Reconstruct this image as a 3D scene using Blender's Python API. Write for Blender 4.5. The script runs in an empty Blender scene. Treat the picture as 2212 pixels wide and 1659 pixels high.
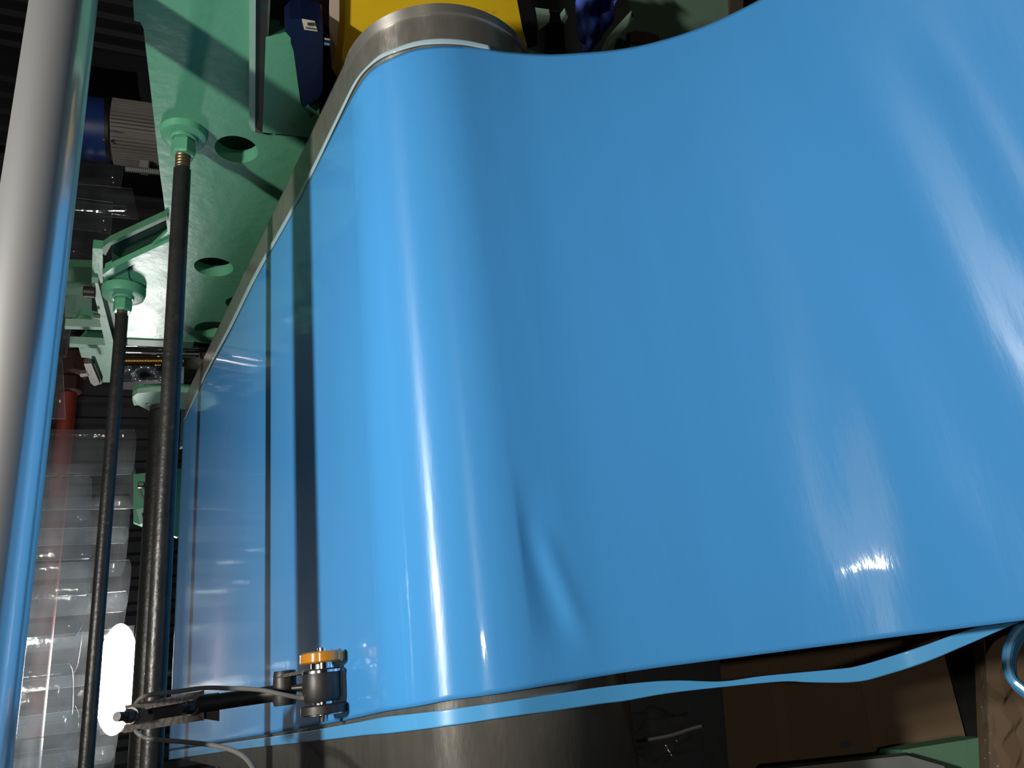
import bpy, bmesh, math, random
from mathutils import Vector, Matrix
random.seed(7)
C = bpy.context.scene.collection
S = 1.2; CAMZ = 1.6                      # metres per survey unit, camera height

# ------------------------------------------------------------------ camera
# world: X along the rolls, Y into the machine, Z up.  The photo was taken with the phone on its side.
AX = Vector((-0.11337257, 0.92928159, -0.35154286))
AY = Vector((-0.37303332, -0.36775138, -0.85182455))
AZ = Vector((-0.92086525, 0.03456366, 0.38834591))
F, CX, CY = 1600.0, 1106.0, 829.5
cam_d = bpy.data.cameras.new('camera'); cam = bpy.data.objects.new('camera', cam_d); C.objects.link(cam)
cam_d.sensor_width = 36.0; cam_d.lens = F / 2212 * 36; cam_d.clip_start = 0.02; cam_d.clip_end = 60
R3 = Matrix((AX, AY, AZ))
cam.matrix_world = Matrix.Translation((0, 0, CAMZ)) @ R3.to_4x4()
bpy.context.scene.camera = cam

def W(y_or, *r):
    """survey units -> world metres"""
    x, y, z = (y_or, *r) if r else y_or
    return Vector((x * S, y * S, z * S + CAMZ))

# ------------------------------------------------------------------ survey helpers
def ray(px, py):
    d = Vector((px - CX, -(py - CY), -F))
    return Vector((AX.dot(d), AY.dot(d), AZ.dot(d)))
def onX(px, py, X):                       # survey point where the sight line meets the plane X
    d = ray(px, py); return d * (X / d.x)
def onY(px, py, Y):
    d = ray(px, py); return d * (Y / d.y)
def onD(px, py, D):                       # at distance D from the camera measured across the rolls
    d = ray(px, py); return d * (D / math.hypot(d.y, d.z))
def tk(px, py):
    d = ray(px, py); return math.atan2(d.z, d.y), d.x / math.hypot(d.y, d.z)
def yzth(deg, D):
    return D * math.cos(math.radians(deg)), D * math.sin(math.radians(deg))

# ------------------------------------------------------------------ world, lights, exposure
sc = bpy.context.scene
sc.cycles.transparent_max_bounces = 64
sc.view_settings.view_transform = 'Standard'; sc.view_settings.look = 'None'
sc.view_settings.exposure = 0.0; sc.view_settings.gamma = 1.0; sc.view_settings.use_curve_mapping = False
w = bpy.data.worlds.new('World'); sc.world = w; w.use_nodes = True
w.node_tree.nodes['Background'].inputs[0].default_value = (0.55, 0.62, 0.75, 1)
w.node_tree.nodes['Background'].inputs[1].default_value = 0.012

def area(name, loc, target, power, sx, sy, col):
    d = bpy.data.lights.new(name, 'AREA'); d.shape = 'RECTANGLE'; d.size = sx; d.size_y = sy
    d.energy = power; d.color = col
    o = bpy.data.objects.new(name, d); C.objects.link(o); o.location = loc
    o.rotation_euler = (Vector(target) - Vector(loc)).to_track_quat('-Z', 'Y').to_euler()
    return o
LA = W(0.27, 0.21, 1.49); LB = W(0.10, -1.7, 1.22); LC = W(2.9, 0.0, 1.6); LD = None
area('work_lamp_light', LA, W(0.5, 1.1, -0.3), 60, 0.19, 0.09, (1.0, 0.97, 0.90))
area('rear_lamp_light', LB, W(0.35, 0.9, -0.5), 14, 0.06, 0.04, (1.0, 0.90, 0.76))
LD = W(onD(252, 1465, 4.1))
area('flood_lamp_light', LD - Vector((0, 0.055, 0)), W(0.6, 1.5, -0.1), 25, 0.46, 0.18, (1.0, 0.98, 0.95))

# ------------------------------------------------------------------ materials
def mat(name, col, rough=0.5, metal=0.0, spec=0.5, var=0.0, vscale=6.0, dirt=None, dirt_amt=0.5, dscale=9.0,
        bump=0.0, bscale=40.0, stretch=(1, 1, 1), coat=0.0, coat_rough=0.05, emit=None, estr=0.0, rvar=0.0):
    m = bpy.data.materials.new(name); m.use_nodes = True
    nt = m.node_tree; b = nt.nodes['Principled BSDF']; L = nt.links
    b.inputs['Roughness'].default_value = rough; b.inputs['Metallic'].default_value = metal
    b.inputs['Specular IOR Level'].default_value = spec
    b.inputs['Coat Weight'].default_value = coat; b.inputs['Coat Roughness'].default_value = coat_rough
    b.inputs['Base Color'].default_value = (*col, 1)
    tc = nt.nodes.new('ShaderNodeTexCoord'); mp = nt.nodes.new('ShaderNodeMapping')
    mp.inputs['Scale'].default_value = stretch; L.new(tc.outputs['Object'], mp.inputs['Vector'])
    def noise(s, det=5):
        n = nt.nodes.new('ShaderNodeTexNoise'); n.inputs['Scale'].default_value = s; n.inputs['Detail'].default_value = det
        L.new(mp.outputs[0], n.inputs['Vector']); return n
    cur = None
    if var > 0:
        n = noise(vscale); mx = nt.nodes.new('ShaderNodeMix'); mx.data_type = 'RGBA'
        mx.inputs['A'].default_value = (*[c * (1 - var) for c in col], 1)
        mx.inputs['B'].default_value = (*[min(1, c * (1 + var)) for c in col], 1)
        L.new(n.outputs['Fac'], mx.inputs['Factor']); cur = mx.outputs['Result']
    if dirt:
        n = noise(dscale, 8); r = nt.nodes.new('ShaderNodeValToRGB')
        r.color_ramp.elements[0].position = 0.5 + 0.25 * (1 - dirt_amt); r.color_ramp.elements[1].position = 0.62 + 0.25 * (1 - dirt_amt)
        L.new(n.outputs['Fac'], r.inputs['Fac'])
        mx = nt.nodes.new('ShaderNodeMix'); mx.data_type = 'RGBA'
        mx.inputs['A'].default_value = (*col, 1); mx.inputs['B'].default_value = (*dirt, 1)
        if cur: L.new(cur, mx.inputs['A'])
        L.new(r.outputs['Color'], mx.inputs['Factor']); cur = mx.outputs['Result']
    if cur: L.new(cur, b.inputs['Base Color'])
    if rvar > 0:
        n = noise(vscale * 2.3); mr = nt.nodes.new('ShaderNodeMapRange')
        mr.inputs['To Min'].default_value = max(0.02, rough - rvar); mr.inputs['To Max'].default_value = rough + rvar
        L.new(n.outputs['Fac'], mr.inputs['Value']); L.new(mr.outputs[0], b.inputs['Roughness'])
    if bump > 0:
        n = noise(bscale); bp = nt.nodes.new('ShaderNodeBump'); bp.inputs['Strength'].default_value = bump
        bp.inputs['Distance'].default_value = 0.01; L.new(n.outputs['Fac'], bp.inputs['Height'])
        L.new(bp.outputs[0], b.inputs['Normal']); L.new(bp.outputs[0], b.inputs['Coat Normal'])
    if emit:
        b.inputs['Emission Color'].default_value = (*emit, 1); b.inputs['Emission Strength'].default_value = estr
    return m
M = {}
M['blue'] = mat('blue_vinyl', (0.075, 0.36, 0.80), 0.30, 0, 0.33, var=0.03, vscale=3, coat=0.6, coat_rough=0.05, bump=0.03, bscale=9, stretch=(1, 5, 5))
M['trim'] = mat('trim_vinyl', (0.10, 0.42, 0.82), 0.35, 0, 0.4, coat=0.8, coat_rough=0.08, var=0.08, vscale=10)
M['trim_pale'] = mat('trim_vinyl_pale', (0.45, 0.62, 0.70), 0.4, 0, 0.4, coat=0.5)
M['belt'] = mat('steel_belt', (0.40, 0.38, 0.335), 0.30, 0.7, 0.5, var=0.25, vscale=14, stretch=(1, 3, 3), bump=0.03, bscale=60, rvar=0.1)
M['chrome'] = mat('polished_steel', (0.80, 0.80, 0.81), 0.15, 1.0, bump=0.02, bscale=25, stretch=(0.6, 6, 6), rvar=0.05)
def brushed(m, an):
    nt = m.node_tree; b = nt.nodes['Principled BSDF']; v = nt.nodes.new('ShaderNodeCombineXYZ'); v.inputs[0].default_value = 1
    b.inputs['Anisotropic'].default_value = an; nt.links.new(v.outputs[0], b.inputs['Tangent'])
brushed(M['blue'], 0.9); brushed(M['belt'], 0.92); brushed(M['trim'], 0.85)
def two_gloss(m, r2, fac):
    nt = m.node_tree; b = nt.nodes['Principled BSDF']; out = nt.nodes['Material Output']
    g = nt.nodes.new('ShaderNodeBsdfGlossy'); g.inputs['Roughness'].default_value = r2; g.inputs[0].default_value = b.inputs['Base Color'].default_value
    mx = nt.nodes.new('ShaderNodeMixShader'); mx.inputs[0].default_value = fac
    nt.links.new(b.outputs[0], mx.inputs[1]); nt.links.new(g.outputs[0], mx.inputs[2]); nt.links.new(mx.outputs[0], out.inputs[0])
two_gloss(M['chrome'], 0.42, 0.55)
def add_diffuse(m, col, fac):
    nt = m.node_tree; out = nt.nodes['Material Output']; src = out.inputs[0].links[0].from_socket
    d = nt.nodes.new('ShaderNodeBsdfDiffuse'); d.inputs[0].default_value = (*col, 1); mx = nt.nodes.new('ShaderNodeMixShader'); mx.inputs[0].default_value = fac
    nt.links.new(src, mx.inputs[1]); nt.links.new(d.outputs[0], mx.inputs[2]); nt.links.new(mx.outputs[0], out.inputs[0])
add_diffuse(M['chrome'], (0.8, 0.8, 0.82), 0.20)
M['bright'] = mat('bright_metal', (0.75, 0.75, 0.74), 0.15, 1.0)
M['rim'] = mat('ground_rim', (0.6, 0.58, 0.54), 0.4, 0.8); brushed(M['rim'], 0.9)
M['rod'] = mat('dark_steel_rod', (0.045, 0.044, 0.042), 0.38, 0.55, var=0.4, vscale=25, dirt=(0.14, 0.10, 0.07), dirt_amt=0.35, dscale=22, bump=0.15, bscale=70, rvar=0.12)
M['thread'] = mat('threaded_steel', (0.20, 0.14, 0.08), 0.42, 0.8, var=0.3, vscale=30)
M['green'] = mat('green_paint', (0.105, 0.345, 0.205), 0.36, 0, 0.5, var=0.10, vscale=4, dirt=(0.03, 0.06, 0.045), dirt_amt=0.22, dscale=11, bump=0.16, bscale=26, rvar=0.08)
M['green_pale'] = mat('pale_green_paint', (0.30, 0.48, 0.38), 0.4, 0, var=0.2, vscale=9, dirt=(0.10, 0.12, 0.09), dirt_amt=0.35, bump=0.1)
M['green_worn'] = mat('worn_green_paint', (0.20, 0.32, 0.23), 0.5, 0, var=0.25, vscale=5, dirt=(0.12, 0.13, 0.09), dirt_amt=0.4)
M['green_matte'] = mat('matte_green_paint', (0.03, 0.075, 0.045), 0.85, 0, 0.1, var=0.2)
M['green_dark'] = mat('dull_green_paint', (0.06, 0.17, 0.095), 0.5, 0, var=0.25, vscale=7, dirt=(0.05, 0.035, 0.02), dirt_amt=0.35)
M['brown'] = mat('rusty_edge', (0.13, 0.10, 0.075), 0.6, 0.2, var=0.3, vscale=14, dirt=(0.09, 0.20, 0.13), dirt_amt=0.5)
M['yellow'] = mat('yellow_paint', (0.90, 0.60, 0.02), 0.42, 0, var=0.12, vscale=5, dirt=(0.16, 0.10, 0.02), dirt_amt=0.35, dscale=9, bump=0.1, bscale=10)
M['pink'] = mat('primer_edge', (0.55, 0.42, 0.33), 0.6, 0, var=0.15)
M['dark_navy'] = mat('dark_navy_paint', (0.004, 0.009, 0.035), 0.3, 0, dirt=(0.02, 0.02, 0.03), dirt_amt=0.4)
M['navy'] = mat('navy_paint', (0.012, 0.035, 0.16), 0.35, 0, var=0.3, vscale=12, dirt=(0.10, 0.10, 0.11), dirt_amt=0.25, dscale=14)
M['fin'] = mat('dusty_fins', (0.20, 0.185, 0.165), 0.8, 0, var=0.3, vscale=20, dirt=(0.03, 0.05, 0.15), dirt_amt=0.5, dscale=16, stretch=(1, 1, 0.3))
M['paper'] = mat('label_paper', (0.55, 0.52, 0.40), 0.7, 0, var=0.1)
M['ink'] = mat('label_ink', (0.04, 0.04, 0.05), 0.7)
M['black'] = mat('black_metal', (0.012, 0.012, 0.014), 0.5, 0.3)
M['wall'] = mat('dark_cladding', (0.075, 0.075, 0.082), 0.6, 0.1, var=0.25, vscale=3)
M['floor'] = mat('dark_concrete', (0.016, 0.016, 0.016), 0.9, 0, 0.08, var=0.3, vscale=4, dirt=(0.02, 0.02, 0.02), dirt_amt=0.6)
M['red'] = mat('red_rubber', (0.24, 0.035, 0.022), 0.5, 0, var=0.3, vscale=18, dirt=(0.06, 0.02, 0.02), dirt_amt=0.4)
M['rust'] = mat('rusty_clamp', (0.06, 0.025, 0.016), 0.7, 0.3, var=0.4, vscale=25, bump=0.4, bscale=60)
M['gunmetal'] = mat('gunmetal', (0.055, 0.052, 0.048), 0.45, 0.6, var=0.3, vscale=40, rvar=0.1)
M['bar'] = mat('bare_flat_bar', (0.15, 0.135, 0.12), 0.5, 0.6, var=0.25, vscale=50, bump=0.2, bscale=120)
M['amber'] = mat('amber_polyurethane', (0.62, 0.24, 0.02), 0.15, 0, coat=1.0)
M['cable'] = mat('grey_cable', (0.16, 0.155, 0.14), 0.5)
M['rag'] = mat('blue_cloth', (0.10, 0.19, 0.92), 0.95, 0, var=0.25, vscale=70, bump=0.6, bscale=220)
M['card'] = mat('cardboard', (0.15, 0.095, 0.05), 0.75, 0, var=0.12, vscale=5)
M['tape'] = mat('packing_tape', (0.17, 0.11, 0.06), 0.6, 0, 0.2)
M['lid'] = mat('grey_lid', (0.14, 0.15, 0.15), 0.5, 0.2, var=0.2)
M['grey'] = mat('grey_sheet', (0.32, 0.33, 0.33), 0.5, 0.2, var=0.2)
M['lampglow'] = mat('lamp_glass', (1, 1, 1), 0.3, 0, emit=(1.0, 0.98, 0.95), estr=22)
M['lampglow_b'] = mat('lamp_glass_warm', (1, 1, 1), 0.3, 0, emit=(1.0, 0.93, 0.8), estr=14)
def clear(name, tint, haze, rough=0.04, hazecol=(0.8, 0.83, 0.86)):
    m = bpy.data.materials.new(name); m.use_nodes = True; nt = m.node_tree; nt.nodes.clear(); L = nt.links
    out = nt.nodes.new('ShaderNodeOutputMaterial'); tr = nt.nodes.new('ShaderNodeBsdfTransparent'); tr.inputs[0].default_value = (*tint, 1)
    gl = nt.nodes.new('ShaderNodeBsdfGlossy'); gl.inputs['Roughness'].default_value = rough
    df = nt.nodes.new('ShaderNodeBsdfDiffuse'); df.inputs[0].default_value = (*hazecol, 1)
    tl = nt.nodes.new('ShaderNodeBsdfTranslucent'); tl.inputs[0].default_value = (*hazecol, 1)
    lw = nt.nodes.new('ShaderNodeLayerWeight'); pw = nt.nodes.new('ShaderNodeMath'); pw.operation = 'POWER'; pw.inputs[1].default_value = 5
    L.new(lw.outputs['Facing'], pw.inputs[0]); fr = nt.nodes.new('ShaderNodeMath'); fr.operation = 'MULTIPLY_ADD'; fr.inputs[1].default_value = 0.9; fr.inputs[2].default_value = 0.035
    L.new(pw.outputs[0], fr.inputs[0])
    tc = nt.nodes.new('ShaderNodeTexCoord'); n = nt.nodes.new('ShaderNodeTexNoise'); n.inputs['Scale'].default_value = 5; n.inputs['Detail'].default_value = 7
    L.new(tc.outputs['Object'], n.inputs['Vector'])
    bp = nt.nodes.new('ShaderNodeBump'); bp.inputs['Strength'].default_value = 0.25; bp.inputs['Distance'].default_value = 0.02
    L.new(n.outputs['Fac'], bp.inputs['Height']); L.new(bp.outputs[0], gl.inputs['Normal'])
    mr = nt.nodes.new('ShaderNodeMapRange'); mr.inputs['From Min'].default_value = 0.3; mr.inputs['From Max'].default_value = 0.75
    mr.inputs['To Min'].default_value = haze * 0.5; mr.inputs['To Max'].default_value = haze * 2.0
    L.new(n.outputs['Fac'], mr.inputs['Value'])
    h = nt.nodes.new('ShaderNodeMixShader'); h.inputs[0].default_value = 0.6; L.new(df.outputs[0], h.inputs[1]); L.new(tl.outputs[0], h.inputs[2])
    a = nt.nodes.new('ShaderNodeMixShader'); L.new(mr.outputs[0], a.inputs[0]); L.new(tr.outputs[0], a.inputs[1]); L.new(h.outputs[0], a.inputs[2])
    b = nt.nodes.new('ShaderNodeMixShader'); L.new(fr.outputs[0], b.inputs[0]); L.new(a.outputs[0], b.inputs[1]); L.new(gl.outputs[0], b.inputs[2])
    L.new(b.outputs[0], out.inputs[0]); return m
M['pvc'] = clear('clear_pvc', (0.95, 0.965, 0.97), 0.024)
M['pvc_edge'] = clear('clear_pvc_edge', (0.9, 0.92, 0.92), 0.50, 0.2, (0.95, 0.97, 1.0))
def pvc_solid(o):
    o.data.materials.append(M['pvc_edge']); md = o.modifiers.new('thickness', 'SOLIDIFY'); md.thickness = 0.003; md.material_offset_rim = 1; return o
M['wrap'] = clear('plastic_wrap', (0.9, 0.9, 0.88), 0.05, 0.10)

# ------------------------------------------------------------------ mesh helpers (coordinates in survey units)
def link(name, bm, m, parent=None, smooth=False, sharp=35):
    me = bpy.data.meshes.new(name)
    bmesh.ops.recalc_face_normals(bm, faces=bm.faces[:])
    bm.to_mesh(me); bm.free()
    o = bpy.data.objects.new(name, me); C.objects.link(o)
    if m: me.materials.append(M[m] if isinstance(m, str) else m)
    if smooth:
        for p in me.polygons: p.use_smooth = True
        try: me.set_sharp_from_angle(angle=math.radians(sharp))
        except Exception: pass
    if parent:
        o.parent = parent; o.matrix_parent_inverse = Matrix.Identity(4)
        loc = world_loc(parent)
        me.transform(Matrix.Translation(-loc))
    return o
LOCS = {}
def world_loc(o):
    if o.parent is not None and o.name not in LOCS: return world_loc(o.parent)
    return LOCS.get(o.name, Vector((0, 0, 0)))
def tag(o, label, cat, group=None, kind=None):
    if label: o['label'] = label
    if cat: o['category'] = cat
    if group: o['group'] = group
    if kind: o['kind'] = kind
    return o
def thing(name, label, cat, at, group=None):
    o = bpy.data.objects.new(name, None); C.objects.link(o); o.empty_display_size = 0.05
    o.location = at; LOCS[o.name] = Vector(at)
    return tag(o, label, cat, group)
def origin(o):                           # move a single-mesh thing's origin to its base
    me = o.data; xs = [v.co for v in me.vertices]
    c = Vector((sum(v.x for v in xs) / len(xs), sum(v.y for v in xs) / len(xs), min(v.z for v in xs)))
    me.transform(Matrix.Translation(-c)); o.location = c; LOCS[o.name] = c; return o
def frame(p0, p1):
    z = (p1 - p0).normalized(); x = Vector((0, 0, 1)).cross(z)
    if x.length < 1e-3: x = Vector((0, 1, 0)).cross(z)
    x.normalize(); return x, z.cross(x), z
def ring_tube(bm, p0, p1, prof, n=32, cap=True, phase=0.0):
    """prof: list of (t along 0..1 metres along axis as fraction, radius m)"""
    x, y, z = frame(p0, p1); Ln = (p1 - p0); rings = []
    for t, r in prof:
        c = p0 + Ln * t
        rings.append([bm.verts.new(c + (x * math.cos(a) + y * math.sin(a)) * r) for a in [2 * math.pi * i / n + phase for i in range(n)]])
    for a, b in zip(rings, rings[1:]):
        for i in range(n): bm.faces.new((a[i], a[(i + 1) % n], b[(i + 1) % n], b[i]))
    if cap: bm.faces.new(rings[0][::-1]); bm.faces.new(rings[-1])
    return bm
def tube(p0, p1, r, n=32, bev=0.0, bm=None, phase=0.0):
    bm = bm or bmesh.new(); L = (p1 - p0).length; b = bev / L if bev else 0
    prof = [(0, r - bev), (b, r), (1 - b, r), (1, r - bev)] if bev else [(0, r), (1, r)]
    return ring_tube(bm, p0, p1, prof, n, True, phase)
def tubeX(y, z, r, x0, x1, **k):          # survey units
    return tube(W(x0, y, z), W(x1, y, z), r * S, **k)
def path_tube(pts, r, n=10, bm=None):
    bm = bm or bmesh.new(); rings = []
    # catmull-rom
    P = [Vector(p) for p in pts]; Q = []
    for i in range(len(P) - 1):
        a = P[max(0, i - 1)]; b = P[i]; c = P[i + 1]; d = P[min(len(P) - 1, i + 2)]
        for k in range(6):
            t = k / 6
            Q.append(0.5 * ((2 * b) + (c - a) * t + (2 * a - 5 * b + 4 * c - d) * t * t + (3 * b - a - 3 * c + d) * t ** 3))
    Q.append(P[-1]); up = None
    for i, q in enumerate(Q):
        d = (Q[min(i + 1, len(Q) - 1)] - Q[max(0, i - 1)]).normalized()
        if up is None: up = d.orthogonal().normalized()
        up = (up - d * up.dot(d)).normalized(); s = d.cross(up)
        rings.append([bm.verts.new(q + (up * math.cos(a) + s * math.sin(a)) * r) for a in [2 * math.pi * j / n for j in range(n)]])
    for a, b in zip(rings, rings[1:]):
        for i in range(n): bm.faces.new((a[i], a[(i + 1) % n], b[(i + 1) % n], b[i]))
    bm.faces.new(rings[0][::-1]); bm.faces.new(rings[-1]); return bm
def prism(pts, depth, bm=None, bev=0.0, holes=()):
    """pts: world points on a flat outline; depth: world vector"""
    bm = bm or bmesh.new(); es = []
    for loop in (pts, *holes):
        vs = [bm.verts.new(p) for p in loop]
        es += [bm.edges.new((vs[i], vs[(i + 1) % len(vs)])) for i in range(len(vs))]
    r = bmesh.ops.triangle_fill(bm, edges=es, use_beauty=True, use_dissolve=False)
    fs = [g for g in r['geom'] if isinstance(g, bmesh.types.BMFace)]
    e = bmesh.ops.extrude_face_region(bm, geom=fs)
    for v in [g for g in e['geom'] if isinstance(g, bmesh.types.BMVert)]: v.co += depth
    return bm
def plateX(px, X, th, holes=(), bm=None):  # outline seen at pixels, lying in plane X, thickness away along +X
    return prism([W(*onX(a, b, X)) for a, b in px], Vector((th * S, 0, 0)), bm, holes=[[W(*onX(a, b, X)) for a, b in h] for h in holes])
def plateY(px, Y, th, bm=None):
    return prism([W(*onY(a, b, Y)) for a, b in px], Vector((0, th * S, 0)), bm)
def boxw(c, ex, ey, ez, bm=None, bev=0.0):  # centre and half-axes (world vectors)
    bm = bm or bmesh.new(); c = Vector(c)
    v = [bm.verts.new(c + ex * i + ey * j + ez * k) for i in (-1, 1) for j in (-1, 1) for k in (-1, 1)]
    fs = [bm.faces.new([v[i] for i in q]) for q in ((0, 1, 3, 2), (4, 6, 7, 5), (0, 4, 5, 1), (2, 3, 7, 6), (0, 2, 6, 4), (1, 5, 7, 3))]
    if bev: bmesh.ops.bevel(bm, geom=list({e for f in fs for e in f.edges}), offset=bev, segments=2, affect='EDGES')
    return bm
def box(x0, x1, y0, y1, z0, z1, bm=None, bev=0.0):   # survey units
    a, b = W(x0, y0, z0), W(x1, y1, z1); h = (b - a) / 2
    return boxw((a + b) / 2, Vector((h.x, 0, 0)), Vector((0, h.y, 0)), Vector((0, 0, h.z)), bm, bev)
def circlepx(cx, cy, X, r, n=28):         # true circle in plane X -> as survey/world points
    c = onX(cx, cy, X); return [W(X, c.y + r * math.cos(a), c.z + r * math.sin(a)) for a in [2 * math.pi * i / n for i in range(n)]]

# ------------------------------------------------------------------ setting
def struct(name, bm, m):
    o = link(name, bm, m); o['kind'] = 'structure'; return o
fz = -CAMZ / S
struct('floor', box(-3.5, 5.2, -3.0, 6.3, fz - 0.1, fz), 'floor')
def cladding(name, horizontal_axis, fixed, a0, a1, sign, z0, z1):
    root = bpy.data.objects.new(name, None); C.objects.link(root); root['kind'] = 'structure'
    if horizontal_axis == 'x': base = box(a0, a1, fixed, fixed + 0.06, z0, z1)
    else: base = box(fixed, fixed + 0.06, a0, a1, z0, z1)
    b = link('wall_face', base, 'wall', root)
    proto = None; n = int((a1 - a0) / 0.16)
    for i in range(n):
        if proto is None:
            bm = bmesh.new(); h = (z1 - z0) / 2 * S
            pr = [(-0.045, 0), (-0.02, -0.035), (0.02, -0.035), (0.045, 0)]
            lo = []; hi = []
            for u, d in pr:
                v = (u * S, d * S) if horizontal_axis == 'x' else (d * S, u * S)
                lo.append(bm.verts.new((v[0], v[1], -h))); hi.append(bm.verts.new((v[0], v[1], h)))
            for k in range(4): bm.faces.new((lo[k], lo[(k + 1) % 4], hi[(k + 1) % 4], hi[k]))
            bm.faces.new(lo[::-1]); bm.faces.new(hi)
            proto = link('cladding_rib', bm, 'wall', root); o = proto
        else:
            o = proto.copy(); C.objects.link(o); o.parent = root
        a = a0 + 0.16 * (i + 0.5); zc = (z0 + z1) / 2
        p = W(a, fixed, zc) if horizontal_axis == 'x' else W(fixed, a, zc)
        o.location = p
cladding('wall_back', 'x', 5.6, -2.5, 5.0, 1, fz, 3.2)
cladding('wall_right', 'y', 5.0, -1.0, 5.6, 1, fz, 3.2)
struct('ceiling', box(-3.5, 5.2, -3.0, 6.3, 3.2, 3.3), 'wall')
# column and cross beam of the hall
t = thing('steel_column', 'dark steel column with cross beam by the ribbed wall, above the ribbed motor', 'column', W(3.0, 4.9, fz))
link('post', box(3.35, 3.5, 4.75, 4.9, fz, 3.2), 'black', t)
link('beam', plateY([(150, 100), (330, 128), (330, 152), (150, 126)], 5.0, 0.05), 'wall', t)
link('brace', plateY([(296, 150), (318, 154), (330, 240), (316, 240), (300, 200)], 4.9, 0.04), 'wall', t)
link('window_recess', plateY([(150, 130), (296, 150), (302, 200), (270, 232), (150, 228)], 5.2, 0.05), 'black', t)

# ------------------------------------------------------------------ belt conveyor
SL = 0.155; YC, ZC, RR = 1.052, -0.404, 0.177
nrm = Vector((-SL, 1)) / math.hypot(1, SL)         # (y,z) normal of the run
tdir = Vector((1, SL)) / math.hypot(1, SL)
T0 = Vector((YC, ZC)) + nrm * RR
FARL = (2.78 - T0.x) / tdir.x
C2 = Vector((YC, ZC)) + tdir * FARL
def profile(off, wrap_far=80, n_flat=40, near_deg=None):
    r = RR + off; P = []
    a0 = math.degrees(math.atan2(nrm.y, nrm.x))
    for i in range(24): a = math.radians(a0 - wrap_far + wrap_far * i / 24); P.append(C2 + Vector((math.cos(a), math.sin(a))) * r)
    A = C2 + nrm * r; B = Vector((YC, ZC)) + nrm * r
    for i in range(n_flat): P.append(A.lerp(B, i / n_flat))
    for i in range(61):
        a = math.radians(a0 + (near_deg - a0) * i / 60); P.append(Vector((YC, ZC)) + Vector((math.cos(a), math.sin(a))) * r)
    return P
BX0, BX1 = -0.145, 1.06
conv = thing('belt_conveyor', 'polished steel belt running over two drums beneath the blue sheet', 'conveyor', W(0.5, YC, fz))
P = profile(0.0, 170, 30, 98.8 + 172)
bm = bmesh.new(); rows = []
for p in P:
    rows.append([bm.verts.new(W(x, p.x, p.y)) for x in (BX0, BX0 + .3, BX0 + .6, BX0 + .9, BX1 - 0.006, BX1)])
for a, b in zip(rows, rows[1:] + rows[:1]):
    for i in range(5): bm.faces.new((a[i], a[i + 1], b[i + 1], b[i]))
o = link('steel_belt', bm, 'belt', conv, True, 60)
md = o.modifiers.new('thickness', 'SOLIDIFY'); md.thickness = 0.003; md.offset = -1
link('drum', tubeX(YC, ZC, RR - 0.004, BX0 - 0.01, BX1 + 0.012, n=96, bev=0.008), 'belt', conv, True)
link('drum', tubeX(C2.x, C2.y, RR - 0.004, BX0 - 0.01, BX1 + 0.012, n=96, bev=0.008), 'belt', conv, True)
for yy, zz in ((YC, ZC), (C2.x, C2.y)):
    link('shaft', tubeX(yy, zz, 0.045, BX0 - 0.14, BX1 + 0.085, n=32, bev=0.004), 'bright', conv, True)
bm = ring_tube(bmesh.new(), W(1.036, YC, ZC), W(1.062, YC, ZC), [(0, (RR - 0.001) * S), (0.08, (RR + 0.0035) * S), (0.8, (RR + 0.0035) * S), (1, (RR - 0.004) * S)], 96, True)
link('edge_band', bm, 'rim', conv, True)
for yy in (YC, C2.x):
    link('stand', box(BX1 + 0.016, BX1 + 0.065, yy - 0.06, yy + 0.06, fz, ZC + (0.35 if yy > 2 else 0) - 0.02), 'green_dark', conv)

# ------------------------------------------------------------------ blue sheet
def interp(tab, x):
    if x <= tab[0][0]:
        (x0, y0), (x1, y1) = tab[0], tab[1]
    elif x >= tab[-1][0]:
        (x0, y0), (x1, y1) = tab[-2], tab[-1]
    else:
        for (x0, y0), (x1, y1) in zip(tab, tab[1:]):
            if x0 <= x <= x1: break
    if x < tab[0][0]: return tab[0][1]
    if x > tab[-1][0]: return tab[-1][1]
    return y0 + (y1 - y0) * (x - x0) / (x1 - x0 + 1e-12)
def smoothpath(pts, n):
    Q = []
    for i in range(len(pts) - 1):
        a, b, c, d = pts[max(0, i - 1)], pts[i], pts[i + 1], pts[min(len(pts) - 1, i + 2)]
        for k in range(n):
            t = k / n; Q.append(0.5 * ((2 * b) + (c - a) * t + (2 * a - 5 * b + 4 * c - d) * t * t + (3 * b - a - 3 * c + d) * t ** 3))
    Q.append(pts[-1]); return Q
def edge_table(px):
    """image polyline of an edge -> table theta -> X / D"""
    tab = []; n0 = len(px); px = [tuple(q) for q in smoothpath([Vector(p) for p in px], 4)]
    for (a, b), (c, d) in zip(px, px[1:]):
        for k in range(3): tab.append(tk(a + (c - a) * k / 3, b + (d - b) * k / 3))
    tab.append(tk(*px[-1])); return sorted(tab)
LEAVE = 172
def sheet_profile(off):
    P = profile(off, 75, 60, LEAVE)
    f = [P[-1]] + [Vector(q) for q in ((0.866, -0.43), (0.853, -0.49), (0.828, -0.56), (0.795, -0.63), (0.745, -0.71), (0.68, -0.785), (0.60, -0.845), (0.50, -0.89), (0.38, -0.92), (0.24, -0.94))]
    a = P[-2]; f2 = smoothpath([a] + f, 12)[12:]
    return P[:-1] + f2
low_px = [(380, 1618), (420, 1611), (540, 1592), (730, 1559), (830, 1537), (900, 1526), (975, 1512), (1085, 1497), (1360, 1451), (1600, 1419), (2212, 1340), (2500, 1303)]
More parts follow.
